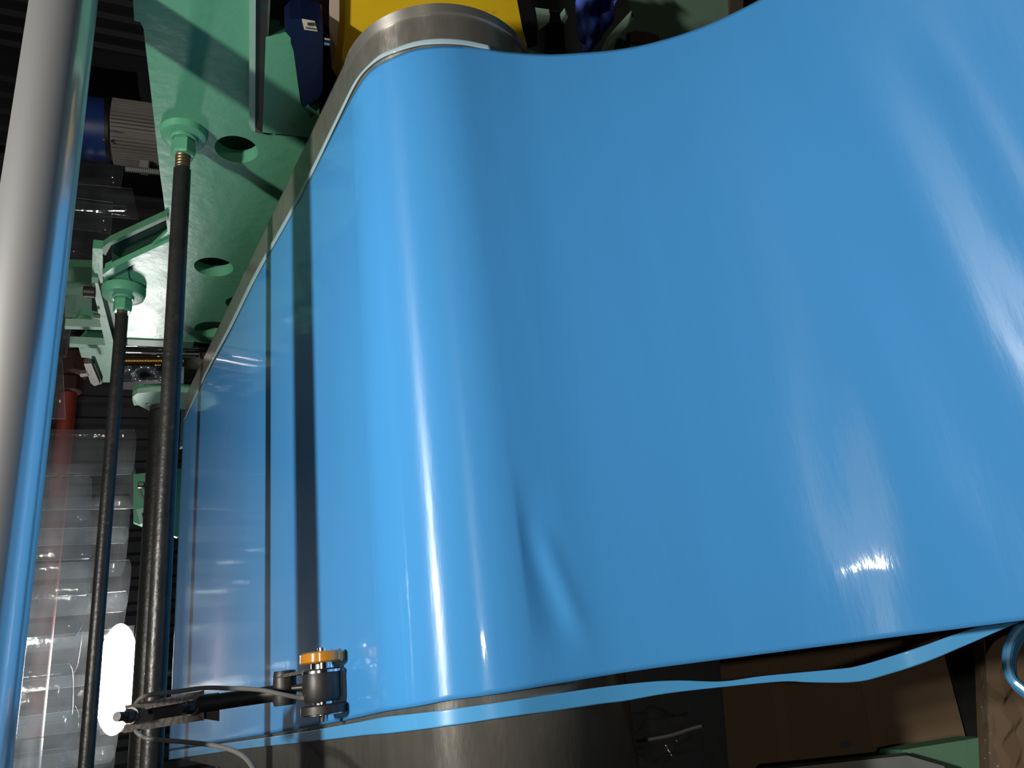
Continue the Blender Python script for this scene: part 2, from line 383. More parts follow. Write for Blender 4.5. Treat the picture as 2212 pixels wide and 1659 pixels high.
up_px = [(400, 906), (453, 800), (503, 706), (560, 590), (652, 425), (738, 253), (778, 182), (806, 149), (844, 127), (894, 108), (945, 101), (1000, 101), (1050, 106), (1100, 113), (1180, 118), (1250, 115), (1330, 108), (1400, 95), (1480, 72), (1560, 40), (1640, 0), (1720, -45), (1800, -100), (2000, -260)]
lowT, upT = edge_table(low_px), edge_table(up_px)
def bumps(pos_t, pos_k):
    """small real undulations of the warm sheet"""
    return 0.0
# undulation ridges: polylines in the survey's (angle, X/D) chart, width, height
RID = []
def ridge(px, wid, amp): RID.append(([tk(*p) for p in px], wid, amp))
def seg_disp(t, k):
    s = 0.0
    for pts, wid, amp in RID:
        best = 9; fade = 0
        for i, ((a, b), (c, d)) in enumerate(zip(pts, pts[1:])):
            vx, vy = c - a, d - b; L2 = vx * vx + vy * vy
            u = max(0, min(1, ((t - a) * vx + (k - b) * vy) / L2)); dd = math.hypot(t - a - u * vx, k - b - u * vy)
            if dd < best: best = dd; pos = (i + u) / (len(pts) - 1)
        env = min(1, 4 * pos) * min(1, 4 * (1 - pos)) if amp != 0 else 0
        s += amp * math.exp(-(best / wid) ** 2) * (0.15 + 0.85 * max(0, env))
    return s
ridge([(1085, 1020), (1130, 1180), (1175, 1320), (1215, 1430)], 0.028, -0.013)
ridge([(1150, 1120), (1195, 1230), (1225, 1300), (1270, 1390)], 0.014, 0.006)
ridge([(1780, 700), (1830, 1000), (1870, 1200), (1890, 1330)], 0.045, 0.0035)
ridge([(1650, 100), (1900, 560), (2050, 850), (2180, 1120), (2300, 1400)], 0.06, 0.0048)
ridge([(1900, 20), (2060, 280), (2230, 640), (2400, 900)], 0.045, 0.0035)
ridge([(1990, 20), (2150, 300), (2320, 620)], 0.04, -0.0035)
def sheet_mesh(prof, lt, ut, nv=150, disp=True, edge=False, push=0.0, m='blue', name='sheet'):
    bm = bmesh.new(); rows = []
    for i, p in enumerate(prof):
        q0 = prof[max(0, i - 1)]; q1 = prof[min(len(prof) - 1, i + 1)]
        d = (q1 - q0).normalized(); nn = Vector((-d.y, d.x)) * -1       # outward (towards camera side)
        D = p.length; th = math.atan2(p.y, p.x)
        x0 = interp(lt, th) * D; x1 = interp(ut, th) * D; row = []
        for j in range(nv + 1):
            v = j / nv; x = x0 + (x1 - x0) * v
            h = seg_disp(th, x / D) * max(0, min(1, (-math.degrees(th) - 23.6) / 3)) if disp and th < -0.41 else 0.0
            h *= min(1, v * 6) * min(1, (1 - v) * 6)
            q = p - nn * 0 + Vector((d.y, -d.x)) * (-h if False else h) * (1 if Vector((d.y, -d.x)).dot(-p) > 0 else -1)
            row.append(bm.verts.new(W(x, q.x, q.y)))
        rows.append(row)
    for a, b in zip(rows, rows[1:]):
        for j in range(nv): bm.faces.new((a[j], a[j + 1], b[j + 1], b[j]))
    return bm
o = link('blue_sheet', sheet_mesh(sheet_profile(0.0035), lowT, upT), 'blue', None, True, 180)
md = o.modifiers.new('thickness', 'SOLIDIFY'); md.thickness = 0.0018; md.offset = 0
tag(o, 'wide glossy sky blue plastic sheet running over the steel belt and hanging off it', 'plastic sheet')

# cut edge trims
tn = [(400, 1617), (420, 1614), (540, 1598), (660, 1580), (730, 1568), (775, 1560), (830, 1549), (900, 1541), (975, 1532), (1100, 1514), (1200, 1499), (1300, 1484), (1400, 1473), (1470, 1470), (1560, 1472), (1650, 1460), (1800, 1446), (1860, 1437), (1980, 1400), (2060, 1371), (2140, 1345), (2230, 1310)]
tb = [(400, 1636), (440, 1630), (540, 1616), (680, 1601), (740, 1594), (790, 1588), (850, 1583), (975, 1567), (1100, 1548), (1200, 1535), (1300, 1520), (1350, 1514), (1440, 1498), (1560, 1484), (1690, 1472), (1750, 1474), (1850, 1473), (1920, 1456), (2000, 1430), (2100, 1388), (2200, 1345), (2300, 1310)]
tp = sheet_profile(0.0025)
tp = [p if p.y > -0.36 or p.x > 1.3 else p * (1 + min(0.05, 0.12 * max(0, -0.36 - p.y))) for p in tp]
bm = sheet_mesh(tp[20:-16], edge_table(tb), edge_table(tn), nv=10, disp=False)
o = link('edge_trim', bm, 'trim', None, True, 180)
md = o.modifiers.new('thickness', 'SOLIDIFY'); md.thickness = 0.003; md.offset = 0
tag(o, 'narrow wavy blue trim strip cut off along the lower edge of the blue sheet', 'trim strip')
bot = [(400, 912), (448, 803), (500, 707), (557, 592), (650, 425), (733, 253), (768, 182), (793, 149), (831, 122), (894, 101), (945, 95), (1000, 97), (1050, 106), (1090, 113)]
top = [(399, 903), (446, 800), (497, 700), (553, 586), (643, 425), (728, 253), (762, 185), (786, 152), (820, 120), (850, 106), (894, 91), (945, 84), (1000, 87), (1050, 97), (1090, 110)]
prof = [p for p in sheet_profile(0.0030) if math.degrees(math.atan2(p.y, p.x)) > -26.6]
bm = sheet_mesh(prof[18:], edge_table(bot), edge_table(top), nv=4, disp=False)
o = link('edge_trim', bm, 'trim_pale', None, True, 180)
md = o.modifiers.new('thickness', 'SOLIDIFY'); md.thickness = 0.003; md.offset = 0
tag(o, 'very thin pale trim strip along the far edge of the blue sheet', 'trim strip')

# ------------------------------------------------------------------ polished guide roller (upper left)
XP = 1.144
gy, gz = yzth(11.85, 1.078)
t = thing('guide_roller', 'polished steel guide roller crossing the left edge, mirroring the blue sheet', 'roller', W(0.4, gy, gz))
link('shell', tubeX(gy, gz, 0.046, -0.55, 1.36, n=96, bev=0.003), 'chrome', t, True)
link('end_shaft', tubeX(gy, gz, 0.018, 1.36, 1.55, n=32), 'bright', t, True)
link('end_shaft', tubeX(gy, gz, 0.018, -0.75, -0.55, n=32), 'bright', t, True)

# ------------------------------------------------------------------ tie rods
def hexnut(y, z, r, x0, x1): 
    bm = bmesh.new(); L = (x1 - x0)
    ring_tube(bm, W(x0, y, z), W(x1, y, z), [(0, r * 0.86 * S), (0.12, r * S), (0.88, r * S), (1, r * 0.9 * S)], 6, True, 0.3)
    return bm
def tie_rod(yz, r, xn, label, thr, nutR, discR, cap=None):
    y, z = yz
    t = thing('tie_rod', label, 'rod', W(xn, y, z), 'tie rods in front of the clear curtains')
    link('bar', tubeX(y, z, r, -0.6, xn - thr, n=48, bev=0.003), 'rod', t, True)
    bm = bmesh.new(); n = 14; prof = [(0, r * .7 * S)]
    for i in range(n):
        prof += [((i + .2) / n, r * .80 * S), ((i + .5) / n, r * .88 * S), ((i + .8) / n, r * .80 * S)]
    prof.append((1, r * .7 * S))
    ring_tube(bm, W(xn - thr - 0.003, y, z), W(xn + 0.02, y, z), prof, 32)
    link('thread', bm, 'thread', t, True, 20)
    a = link('nut', hexnut(y, z, nutR, xn - 0.050, xn - 0.012), 'green', t)
    link('washer', tubeX(y, z, nutR * 1.12, xn - 0.012, xn - 0.004, n=36, bev=0.002), 'green', t, True)
    bm = ring_tube(bmesh.new(), W(xn - 0.005, y, z), W(xn + 0.024, y, z), [(0, discR * .80 * S), (0.1, discR * .93 * S), (0.55, discR * S), (1, discR * S)], 48)
    link('boss', bm, 'green', t, True, 40)
    return t
r1 = onX(392, 296, XP - 0.012); y1, z1 = yzth(1.98, r1.yz.length)
tie_rod((y1, z1), 0.0170, XP - 0.012, 'thick dark steel tie rod screwed into the green plate beside the two oval holes', 0.082, 0.0250, 0.048)
r2 = onX(262, 640, XP - 0.03); y2, z2 = yzth(5.62, r2.yz.length)
tie_rod((y2, z2), 0.0166, XP - 0.03, 'thin dark steel tie rod ending in a nut in front of the brightly lit plate', 0.06, 0.0255, 0.058)

# ------------------------------------------------------------------ green side frame
fr = thing('side_frame', 'green painted steel side frame with round holes behind the tie rods', 'machine frame', W(XP, 1.5, fz))
def circ(cx, cy, X, r, n=32):
    c = onX(cx, cy, X); return [(c.y + r * math.cos(2 * math.pi * i / n), c.z + r * math.sin(2 * math.pi * i / n)) for i in range(n)]
def prismYZ(poly, X, th, holes=(), bm=None):
    return prism([W(X, a, b) for a, b in poly], Vector((th * S, 0, 0)), bm, holes=[[W(X, a, b) for a, b in h] for h in holes])
outline = [(282, -90), (290, 45), (303, 48), (310, 62), (333, 260), (345, 372), (352, 420), (362, 500), (300, 560), (262, 600), (262, 722), (282, 733), (420, 738), (600, 770), (740, 560), (760, 300), (572, 290), (553, 280), (560, -90)]
poly = [tuple(onX(a, b, XP).yz) for a, b in outline]
holes = [circ(511, 323, XP, 0.046), circ(462, 577, XP, 0.052), circ(462, 712, XP, 0.060), circ(520, 655, XP, 0.045)]
o = link('plate', prismYZ(poly, XP, 0.035, holes), 'green', fr)
link('backing_plate', prismYZ([tuple(onX(a, b, XP + .10).yz) for a, b in [(430, 260), (600, 280), (560, 760), (400, 760)]], XP + 0.10, 0.02), 'green_pale', fr)
link('rib', plateX([(539, -90), (553, -90), (551, 286), (543, 280), (538, 268)], XP - 0.02, 0.02), 'green_pale', fr)
link('rib', plateX([(553, -90), (589, -90), (568, 290), (551, 286)], XP - 0.008, 0.03), 'brown', fr)
link('bearing_block', plateX([(574, 84), (628, 92), (634, 110), (648, 212), (652, 232), (690, 226), (690, 262), (676, 298), (567, 286)], XP - 0.015, 0.05), 'green', fr)
link('block_top', plateX([(586, 62), (616, 55), (628, 92), (574, 84)], XP + 0.02, 0.05), 'brown', fr)
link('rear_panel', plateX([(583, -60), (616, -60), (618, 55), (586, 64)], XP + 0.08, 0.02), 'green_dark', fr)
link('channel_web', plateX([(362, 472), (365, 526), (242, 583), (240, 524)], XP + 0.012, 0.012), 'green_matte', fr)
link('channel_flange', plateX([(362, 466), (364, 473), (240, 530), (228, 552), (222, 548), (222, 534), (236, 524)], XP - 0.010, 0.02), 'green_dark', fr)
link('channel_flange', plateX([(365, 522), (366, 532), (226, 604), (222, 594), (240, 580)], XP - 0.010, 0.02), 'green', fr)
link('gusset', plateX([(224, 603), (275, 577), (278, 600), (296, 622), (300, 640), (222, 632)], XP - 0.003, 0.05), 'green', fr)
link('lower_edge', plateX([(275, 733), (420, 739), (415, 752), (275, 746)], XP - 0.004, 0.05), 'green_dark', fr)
# legs of the frame, hidden beneath the belt
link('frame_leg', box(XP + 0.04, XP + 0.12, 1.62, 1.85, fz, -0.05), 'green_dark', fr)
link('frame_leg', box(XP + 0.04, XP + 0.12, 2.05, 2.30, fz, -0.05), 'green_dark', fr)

# left lattice frame
t = thing('lattice_frame', 'pale green welded frame with cross bars, behind the hanging clear strips', 'machine frame', W(1.35, 2.4, fz))
XL = 1.30
link('upright', plateX([(198, 610), (212, 612), (246, 742), (262, 800), (240, 800), (228, 748)], XL, 0.04), 'green_pale', t)
link('upright', plateX([(214, 612), (236, 614), (247, 650), (250, 740), (240, 720)], XL + 0.05, 0.03), 'green_pale', t)
for q in ([(140, 704), (222, 707), (224, 713), (140, 711)], [(150, 742), (232, 746), (234, 752), (150, 750)]):
    link('cross_bar', plateX(q, XL + 0.01, 0.03), 'green_pale', t)
for q in ([(174, 678), (214, 684), (219, 705), (153, 704)], [(192, 714), (226, 716), (232, 744), (168, 742)]):
    link('web_plate', plateX(q, XL + 0.06, 0.02), 'green', t)
link('lower_plate', plateX([(168, 745), (244, 748), (240, 826), (220, 826), (200, 775), (176, 772)], XL + 0.02, 0.02), 'green_pale', t)
link('upright', plateX([(200, 536), (222, 538), (222, 612), (198, 612)], XL + 0.02, 0.03), 'green', t)
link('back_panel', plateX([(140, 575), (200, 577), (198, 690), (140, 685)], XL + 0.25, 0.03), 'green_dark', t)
link('bolt', tube(W(*onX(206, 632, XL - 0.02)), W(*onX(180, 630, XL - 0.02)), 0.022, n=16, bev=0.002), 'gunmetal', t, True)
link('bolt', tube(W(*onX(202, 682, XL - 0.02)), W(*onX(216, 683, XL - 0.02)), 0.010, n=12), 'bar', t, True)
link('frame_leg', box(XL + .02, XL + .10, 2.5, 2.62, fz, 0.1), 'green_dark', t)
t = thing('angle_bracket', 'small grey lit angle bracket below the pale green frame', 'bracket', W(*onX(200, 830, 1.2)))
link('long_leg', plateX([(181, 786), (197, 785), (216, 830), (204, 834), (196, 828), (188, 805)], 1.20, 0.02), 'bar', t)
link('side_face', plateX([(197, 784), (204, 786), (221, 828), (216, 831)], 1.22, 0.03), 'green_dark', t)
link('arm', plateX([(172, 808), (190, 806), (192, 812), (174, 815)], 1.20, 0.015), 'bar', t)

# slide rods and threaded spindle under the lit plate
XS = 1.085
yA, yB = 1, 1
def barpx(a, b, wpx, X, m, parent, name, n=20):
    pa, pb = W(*onX(*a, X)), W(*onX(*b, X)); k = (onX(a[0], a[1] + wpx, X) - onX(a[0], a[1], X)).length * S / 2
    return link(name, tube(pa, pb, k * 0.6, n=n), m, parent, True)
t = thing('slide_assembly', 'polished guide bars with a brass threaded spindle under the lit green plate', 'slide', W(*onX(310, 790, XS + .1)))
barpx((255, 748), (430, 752), 9, XS + .10, 'bright', t, 'guide_bar')
barpx((255, 762), (430, 765), 10, XS + .10, 'bright', t, 'guide_bar')
pa, pb = W(*onX(265, 780, XS + .09)), W(*onX(400, 780, XS + .09)); prof = []; N = 40
for i in range(N): prof += [((i + .15) / N, .021), ((i + .5) / N, .028), ((i + .85) / N, .021)]
bm = ring_tube(bmesh.new(), pa, pb, prof, 20)
M['brass'] = mat('greasy_brass', (0.32, 0.22, 0.07), 0.3, 0.9)
link('spindle', bm, 'brass', t, True, 20)
link('housing', plateX([(400, 748), (460, 752), (440, 830), (396, 835)], XS + .11, 0.06), 'brown', t)
link('back_plate', plateX([(250, 740), (420, 742), (420, 850), (250, 840)], XS + .2, 0.02), 'black', t)
for x_, y_ in ((407, 763), (445, 764)):
    c = onX(x_, y_, XS + .11); link('bolt', tubeX(c.y, c.z, 0.02, XS + .09, XS + .11, n=12, bev=.003), 'gunmetal', t, True)
# shiny plastic bag
bm = bmesh.new(); G = []
for i in range(19):
    row = []
    for j in range(11):
        u, v = i / 18, j / 10
        x_ = 262 + 105 * u; y_ = 790 + (34 - 3 * u) * v
        p = onX(x_, y_, XS + 0.04 - 0.02 * math.sin(u * 5 + v * 4) - 0.012 * math.sin(u * 13 - v * 3))
        row.append(bm.verts.new(W(p)))
    G.append(row)
for a, b in zip(G, G[1:]):
    for j in range(10): bm.faces.new((a[j], a[j + 1], b[j + 1], b[j]))
M['foil'] = mat('dark_shiny_plastic', (0.06, 0.065, 0.075), 0.12, 0.0, 0.8, coat=1.0)
o = link('plastic_cover', bm, 'foil', None, True, 180); md = o.modifiers.new('thickness', 'SOLIDIFY'); md.thickness = 0.004
tag(o, 'crumpled shiny dark plastic cover under the threaded spindle', 'plastic cover')

# ------------------------------------------------------------------ dark cylinder with pale flange
t3, k3 = tk(330, 886)
DC = 3.12; cy_, cz_ = yzth(2.55, DC); xc = k3 * DC
t = thing('pressure_cylinder', 'fat black cylinder behind the thick tie rod with a pale flange at its end', 'cylinder', W(xc, cy_, cz_))
link('barrel', tubeX(cy_, cz_, 0.043, -0.7, xc, n=48, bev=0.006), 'rod', t, True)
c = onX(345, 870, xc + .02)
fl = [(286, 858), (296, 850), (330, 846), (380, 846), (425, 850), (415, 880), (372, 890), (325, 889), (300, 876)]
def ovalYZ(c, ay, az, n=28): return [(c[0] + ay * math.cos(2 * math.pi * i / n), c[1] + az * math.sin(2 * math.pi * i / n)) for i in range(n)]
fo = [tuple(onX(a, b, xc + .01).yz) for a, b in fl]
hl = [ovalYZ(tuple(onX(319, 873, xc + .01).yz), .011, .009, 14)]
link('flange', prismYZ(fo, xc + .01, 0.02, hl), 'green_pale', t)
link('flange_boss', tubeX(cy_ - .01, cz_ - 0.01, 0.052, xc - .012, xc + .02, n=32, bev=.004), 'gunmetal', t, True)
link('flange_rim', prismYZ([tuple(onX(a, b, xc + .05).yz) for a, b in [(286, 852), (300, 845), (430, 843), (425, 862), (290, 866)]], xc + .03, 0.05), 'green', t)

# green carriage and hose behind the cylinder
t = thing('green_carriage', 'bright green bracket with a grey valve behind the black cylinder', 'bracket', W(*onY(300, 1130, 3.1)))
link('plate', plateY([(288, 1025), (402, 1010), (400, 1150), (382, 1160), (306, 1135), (288, 1128)], 3.36, 0.03), 'green', t)
link('upper_arm', plateY([(392, 880), (404, 880), (402, 960), (388, 965)], 3.3, 0.04), 'green_pale', t)
link('lip', plateY([(294, 1100), (318, 1096), (318, 1104), (306, 1108), (310, 1130), (303, 1132)], 3.32, 0.04), 'green_pale', t)
p = onY(310, 1050, 3.29); link('valve_body', tube(W(p + Vector((-.02, 0, -.03))), W(p + Vector((.05, 0, -.03))), .035, n=20, bev=.005), 'grey', t, True)
link('valve_tip', tube(W(*onY(298, 1047, 3.24)), W(*onY(312, 1048, 3.24)), .016, n=14, bev=.003), 'bright', t, True)
link('hose', path_tube([W(*onY(a, b, 3.26)) for a, b in ((302, 1055), (305, 1068), (312, 1078), (322, 1088))], 0.006), 'cable', t, True)

# ------------------------------------------------------------------ curtains of clear strips
def curtain(name, label, Y, ztop, bottom, x0, x1, pitch, wid, seed, droop=0.03):
    """strips hang down (-z); bottom(x) gives z of the lower end"""
    rnd = random.Random(seed)
    t = thing(name, label, 'strip curtain', W(x1, Y, ztop), None)
    link('rail', box(x0 - 0.1, x1 + 0.1, Y - 0.02, Y + 0.04, ztop, ztop + 0.04), 'bar', t)
    n = int((x1 - x0) / pitch); k = 0
    for i in range(n):
        xc = x0 + pitch * i; layer = (i % 2) * 0.016
        zb = bottom(xc) + rnd.uniform(-0.018, 0.018); tw = rnd.uniform(-0.03, 0.03); cv = rnd.uniform(0.008, 0.02) * rnd.choice((1, 1, -1))
        skew = rnd.uniform(-0.02, 0.02); bm = bmesh.new(); G = []; nz = 16; nx = 10
        ang = rnd.uniform(-0.05, 0.05)
        for a in range(nz + 1):
            s = a / nz; row = []
            for b in range(nx + 1):
                u = b / nx - 0.5
                z = ztop - (ztop - zb) * s + u * skew * s * 1.2
                if a == nz: z += 0.012 * (2 * abs(u)) ** 6
                y = Y + layer + cv * (1 - 4 * u * u) * (0.4 + 0.6 * s) + tw * u * s * 1.5 + 0.012 * math.sin(s * 5 + i) * s
                row.append(bm.verts.new(W(xc + u * wid * 1.0 + ang * s * 0.25, y, z)))
            G.append(row)
        for r0, r1_ in zip(G, G[1:]):
            for b in range(nx): bm.faces.new((r0[b], r0[b + 1], r1_[b + 1], r1_[b]))
        o = pvc_solid(link('strip', bm, 'pvc', t, True, 180))
    return t
def zat(px, py, Y): p = onY(px, py, Y); return p.z, p.x
Y1, Y2 = 3.15, 3.45
zb1 = [(zat(a, b, Y1)[1], zat(a, b, Y1)[0]) for a, b in ((150, 1659), (165, 1480), (187, 1300), (205, 1100), (215, 935))][0:]
curtain('strip_curtain', 'nearer curtain of overlapping clear strips, in front of the red pole', Y1, 1.15, lambda x: interp(zb1, x), -0.45, zb1[-1][0], 0.135, 0.19, 3)
zb2 = [(zat(a, b, Y2)[1], zat(a, b, Y2)[0]) for a, b in ((245, 1659), (260, 1500), (278, 1250), (292, 1000), (306, 930), (318, 850))]
curtain('strip_curtain', 'rear curtain of overlapping clear strips between the two tie rods', Y2, 1.15, lambda x: interp(zb2, x), -0.5, zb2[-1][0], 0.14, 0.2, 5)
Y3 = 3.08
zb3 = [(zat(a, b, Y3)[1], zat(a, b, Y3)[0]) for a, b in ((158, 800), (166, 640), (205, 690), (222, 540), (240, 440), (292, 460), (290, 400), (265, 350))]
zb3.sort()
tc_ = thing('strip_curtain', 'short clear strips hanging beside the green frame under the ribbed motor', 'strip curtain', W(zb3[0][0], Y3, 1.1))
def freestrip(q, Yd, parent, seed):
    rnd = random.Random(seed); bm = bmesh.new(); G = []
    (a0, a1, b1, b0) = q; cv = rnd.uniform(0.02, 0.05)
    for i in range(13):
        s = i / 12; row = []
        for j in range(9):
            u = j / 8
            x_ = (a0[0] * (1 - u) + b0[0] * u) * (1 - s) + (a1[0] * (1 - u) + b1[0] * u) * s
            y_ = (a0[1] * (1 - u) + b0[1] * u) * (1 - s) + (a1[1] * (1 - u) + b1[1] * u) * s
            p = onY(x_, y_, Yd - cv * math.sin(math.pi * u) * (0.3 + s) - 0.03 * s * s)
            row.append(bm.verts.new(W(p)))
        G.append(row)
    for a, b in zip(G, G[1:]):
        for j in range(8): bm.faces.new((a[j], a[j + 1], b[j + 1], b[j]))
    return pvc_solid(link('strip', bm, 'pvc', parent, True, 180))
link('rail', box(zb3[0][0] - .3, zb3[-1][0] + .3, Y3, Y3 + .05, 1.1, 1.14), 'bar', tc_)
for i, q in enumerate(((( -20, 330), (268, 352), (262, 405), (-20, 385)), ((-20, 380), (286, 408), (299, 474), (-20, 445)), ((-20, 405), (244, 438), (240, 505), (-20, 470)),
                       ((-20, 455), (241, 462), (237, 560), (-20, 540)), ((-20, 515), (222, 545), (214, 625), (-20, 600)), ((-20, 590), (216, 622), (208, 681), (-20, 660)),
                       ((-20, 640), (166, 637), (143, 772), (-20, 770)), ((-20, 770), (135, 775), (142, 905), (-20, 900)))):
    freestrip(q, Y3 - 0.015 * i, tc_, i)

# red pole with clamp
DP = 3.8; ty, tz = yzth(math.degrees(tk(112, 1200)[0]), DP)
xa = tk(150, 850)[1] * DP; xb = tk(68, 1597)[1] * DP
t = thing('red_pole', 'dark red sleeved pole behind the nearer clear curtain', 'pole', W(xb, ty, tz))
link('sleeve', tubeX(ty, tz, 0.036, xb, xa, n=32, bev=.004), 'red', t, True)
link('grey_end', tubeX(ty, tz, 0.037, xb - .5, xb, n=32), 'grey', t, True)
bm = tubeX(ty, tz, 0.055, xa, xa + .08, n=10, bev=.01); tubeX(ty - .02, tz - .02, 0.065, xa + .08, xa + .2, n=8, bev=.015, bm=bm)
link('rusty_clamp', bm, 'rust', t, True, 30)

# ------------------------------------------------------------------ flood lamp behind the curtain
t = thing('flood_lamp', 'glaring white flood lamp shining behind the rear clear curtain', 'lamp', W(0.11, 4.1, fz))
link('housing', boxw(LD + Vector((0, .06, 0)), Vector((.28, 0, 0)), Vector((0, .035, 0)), Vector((0, 0, .10)), None, .03), 'black', t)
bm = bmesh.new(); n_ = 48
for dy in (0.0, 0.02): [bm.verts.new(LD + Vector((.29 * math.cos(6.2832 * i / n_), dy, .105 * math.sin(6.2832 * i / n_)))) for i in range(n_)]
bm.verts.ensure_lookup_table(); bm.faces.new(bm.verts[:n_]); bm.faces.new(bm.verts[n_:])
for i in range(n_): bm.faces.new((bm.verts[i], bm.verts[(i + 1) % n_], bm.verts[n_ + (i + 1) % n_], bm.verts[n_ + i]))
link('lit_glass', bm, 'lampglow', t)
link('stand', tube(Vector((LD.x, LD.y + .07, 0)), Vector((LD.x, LD.y + .07, LD.z - .1)), .02, n=16), 'black', t, True)
bm = bmesh.new()
for a in (0.4, 2.5, 4.6): tube(Vector((LD.x, LD.y + .07, .25)), Vector((LD.x + .35 * math.cos(a), LD.y + .07 + .35 * math.sin(a), 0.01)), .012, n=10, bm=bm)
link('tripod_feet', bm, 'black', t, True)

# ------------------------------------------------------------------ ribbed motor
YM = 2.72
pa, pb = onY(150, 274, YM), onY(236, 283, YM); pc = onY(340, 296, YM)
rm = (onY(236, 228, YM) - onY(236, 340, YM)).length / 2 * 0.97
t = thing('electric_motor', 'navy electric motor with dusty ribbed casing left of the green plate', 'motor', W(*pc))
link('end_bell', tube(W(*(pa - Vector((0, 0, 0)))), W(*pb), rm * S, n=48, bev=.01), 'navy', t, True)
p0, p1 = W(*pb), W(*pc); link('ribbed_casing', tube(p0 + (p1 - p0) * .01, p1, rm * .93 * S, n=48), 'fin', t, True)
ax = (p1 - p0).normalized(); fx, fy_, _ = frame(p0, p1); proto = None
for i in range(52):
    a = 2 * math.pi * i / 52; rd = fx * math.cos(a) + fy_ * math.sin(a); tg = ax.cross(rd); m0 = p0 + ax * ((p1 - p0).length * .5 + 0.012)
    link('cooling_fin', boxw(m0 + rd * rm * S * .985, ax * (p1 - p0).length * .47, rd * rm * S * .065, tg * .0035), 'fin', t)
link('end_ring', ring_tube(bmesh.new(), p0 - ax * .008, p0 + ax * .008, [(0, rm * 1.03 * S), (1, rm * 1.03 * S)], 48), 'black', t, True)
m1 = pc + Vector((0.0, 0.02, -0.02))
link('mounting_post', box(m1.x - .05, m1.x + .05, m1.y - .05, m1.y + .05, fz, m1.z), 'black', t)
link('screw', tube(W(*onY(222, 301, YM - rm)), W(*onY(227, 302, YM - rm)), .008, n=10), 'bar', t, True)
bm = bmesh.new(); a, b = W(*onY(270, 365, 2.68)), W(*onY(345, 372, 2.68)); prof = []
for i in range(18): prof += [((i + .1) / 18, .012), ((i + .5) / 18, .016), ((i + .9) / 18, .012)]
ring_tube(bm, a, b, prof, 14); link('conduit', bm, 'grey', t, True, 20)
link('fitting', boxw(W(*onY(312, 362, 2.70)), Vector((.03, 0, 0)), Vector((0, .02, 0)), Vector((0, 0, .02)), None, .004), 'grey', t)

# ------------------------------------------------------------------ yellow guard and bearing housing behind the drum's far end
t = thing('yellow_guard', 'scuffed yellow machine guard around the far end of the drum', 'guard', W(1.25, 1.1, fz))
XG = 1.16
link('face', plateX([(715, 12), (742, -30), (1105, -30), (1138, 30), (1154, 92), (1126, 108), (1100, 80), (1000, 60), (800, 160), (733, 175), (716, 146)], XG, 0.03), 'yellow', t)
link('folded_edge', plateX([(713, -20), (733, -20), (733, 40), (726, 110), (716, 146), (711, 60)], XG - 0.012, 0.02), 'pink', t)
link('side_flange', plateX([(716, 146), (733, 175), (726, 190), (722, 240), (712, 205), (728, 165)], XG + 0.02, 0.03), 'brown', t)
link('lower_arm', box(XG + .03, XG + .07, 1.0, 1.46, -0.34, -0.30), 'yellow', t)
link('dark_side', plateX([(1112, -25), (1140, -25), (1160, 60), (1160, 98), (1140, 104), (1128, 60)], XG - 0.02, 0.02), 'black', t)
link('guard_leg', box(XG + .03, XG + .07, 1.36, 1.46, fz, -0.30), 'yellow', t)
t = thing('bearing_housing', 'dark navy bearing housing with a paper label beside the yellow guard', 'bearing', W(*onX(660, 230, XP - .02)))
XB = XP - 0.03
link('body', plateX([(614, 48), (626, 40), (650, 42), (694, 52), (698, 62), (697, 195), (690, 210), (655, 234), (650, 212), (634, 110), (628, 82), (616, 68)], XB, 0.05), 'dark_navy', t)
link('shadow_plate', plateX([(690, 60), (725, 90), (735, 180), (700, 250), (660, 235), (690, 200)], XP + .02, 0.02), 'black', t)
link('seat_plate', plateX([(634, -60), (712, -60), (712, 95), (694, 60), (640, 45)], XP + 0.10, 0.02), 'wall', t)
link('stud', tube(W(*onX(700, 90, XB)), W(*onX(712, 92, XB)), .009, n=10), 'bright', t, True)
lb = link('paper_label', plateX([(652, 43), (680, 48), (686, 68), (657, 64)], XB - 0.003, 0.003), 'paper', t)
bm = bmesh.new()
for i in range(7): plateX([(664 + i * 2.2, 50), (665 + i * 2.2, 50.2), (666 + i * 2.2, 56), (665 + i * 2.2, 55.8)], XB - 0.005, 0.002, bm=bm)
plateX([(660, 60), (682, 63), (682.3, 64.2), (660.3, 61.2)], XB - 0.005, 0.002, bm=bm)
link('printed_marks', bm, 'ink', lb)

# ------------------------------------------------------------------ things above the hanging sheet, far side
t = thing('rear_panel', 'worn dull green panel behind the top edge of the sheet', 'panel', W(*onX(1450, 60, 1.5)))
link('face', plateX([(1325, -80), (1600, -80), (1580, 40), (1560, 150), (1290, 150), (1315, 100), (1370, 40)], 1.45, 0.03), 'green_worn', t)
link('worn_patch', plateX([(1352, 74), (1370, 66), (1400, 70), (1424, 78), (1422, 90), (1380, 95), (1356, 88)], 1.445, 0.004), 'brown', t)
link('rusty_post', plateX([(1577, -60), (1608, -60), (1604, 60), (1576, 60)], 1.43, 0.04), 'brown', t)
link('panel_leg', box(1.48, 1.52, 0.5, 0.7, fz, -0.75), 'green_dark', t)
t = thing('pale_lug', 'pair of small pale green lugs beside the yellow guard', 'bracket', W(*onX(1170, 60, 1.4)))
link('plate', plateX([(1158, 30), (1188, 34), (1186, 48), (1164, 66)], 1.40, 0.02), 'green_pale', t)
link('plate', plateX([(1212, 44), (1222, 31), (1227, 36), (1220, 52)], 1.40, 0.02), 'green_pale', t)
link('housing', plateX([(1180, 46), (1218, 50), (1222, 130), (1180, 130)], 1.41, 0.04), 'black', t)
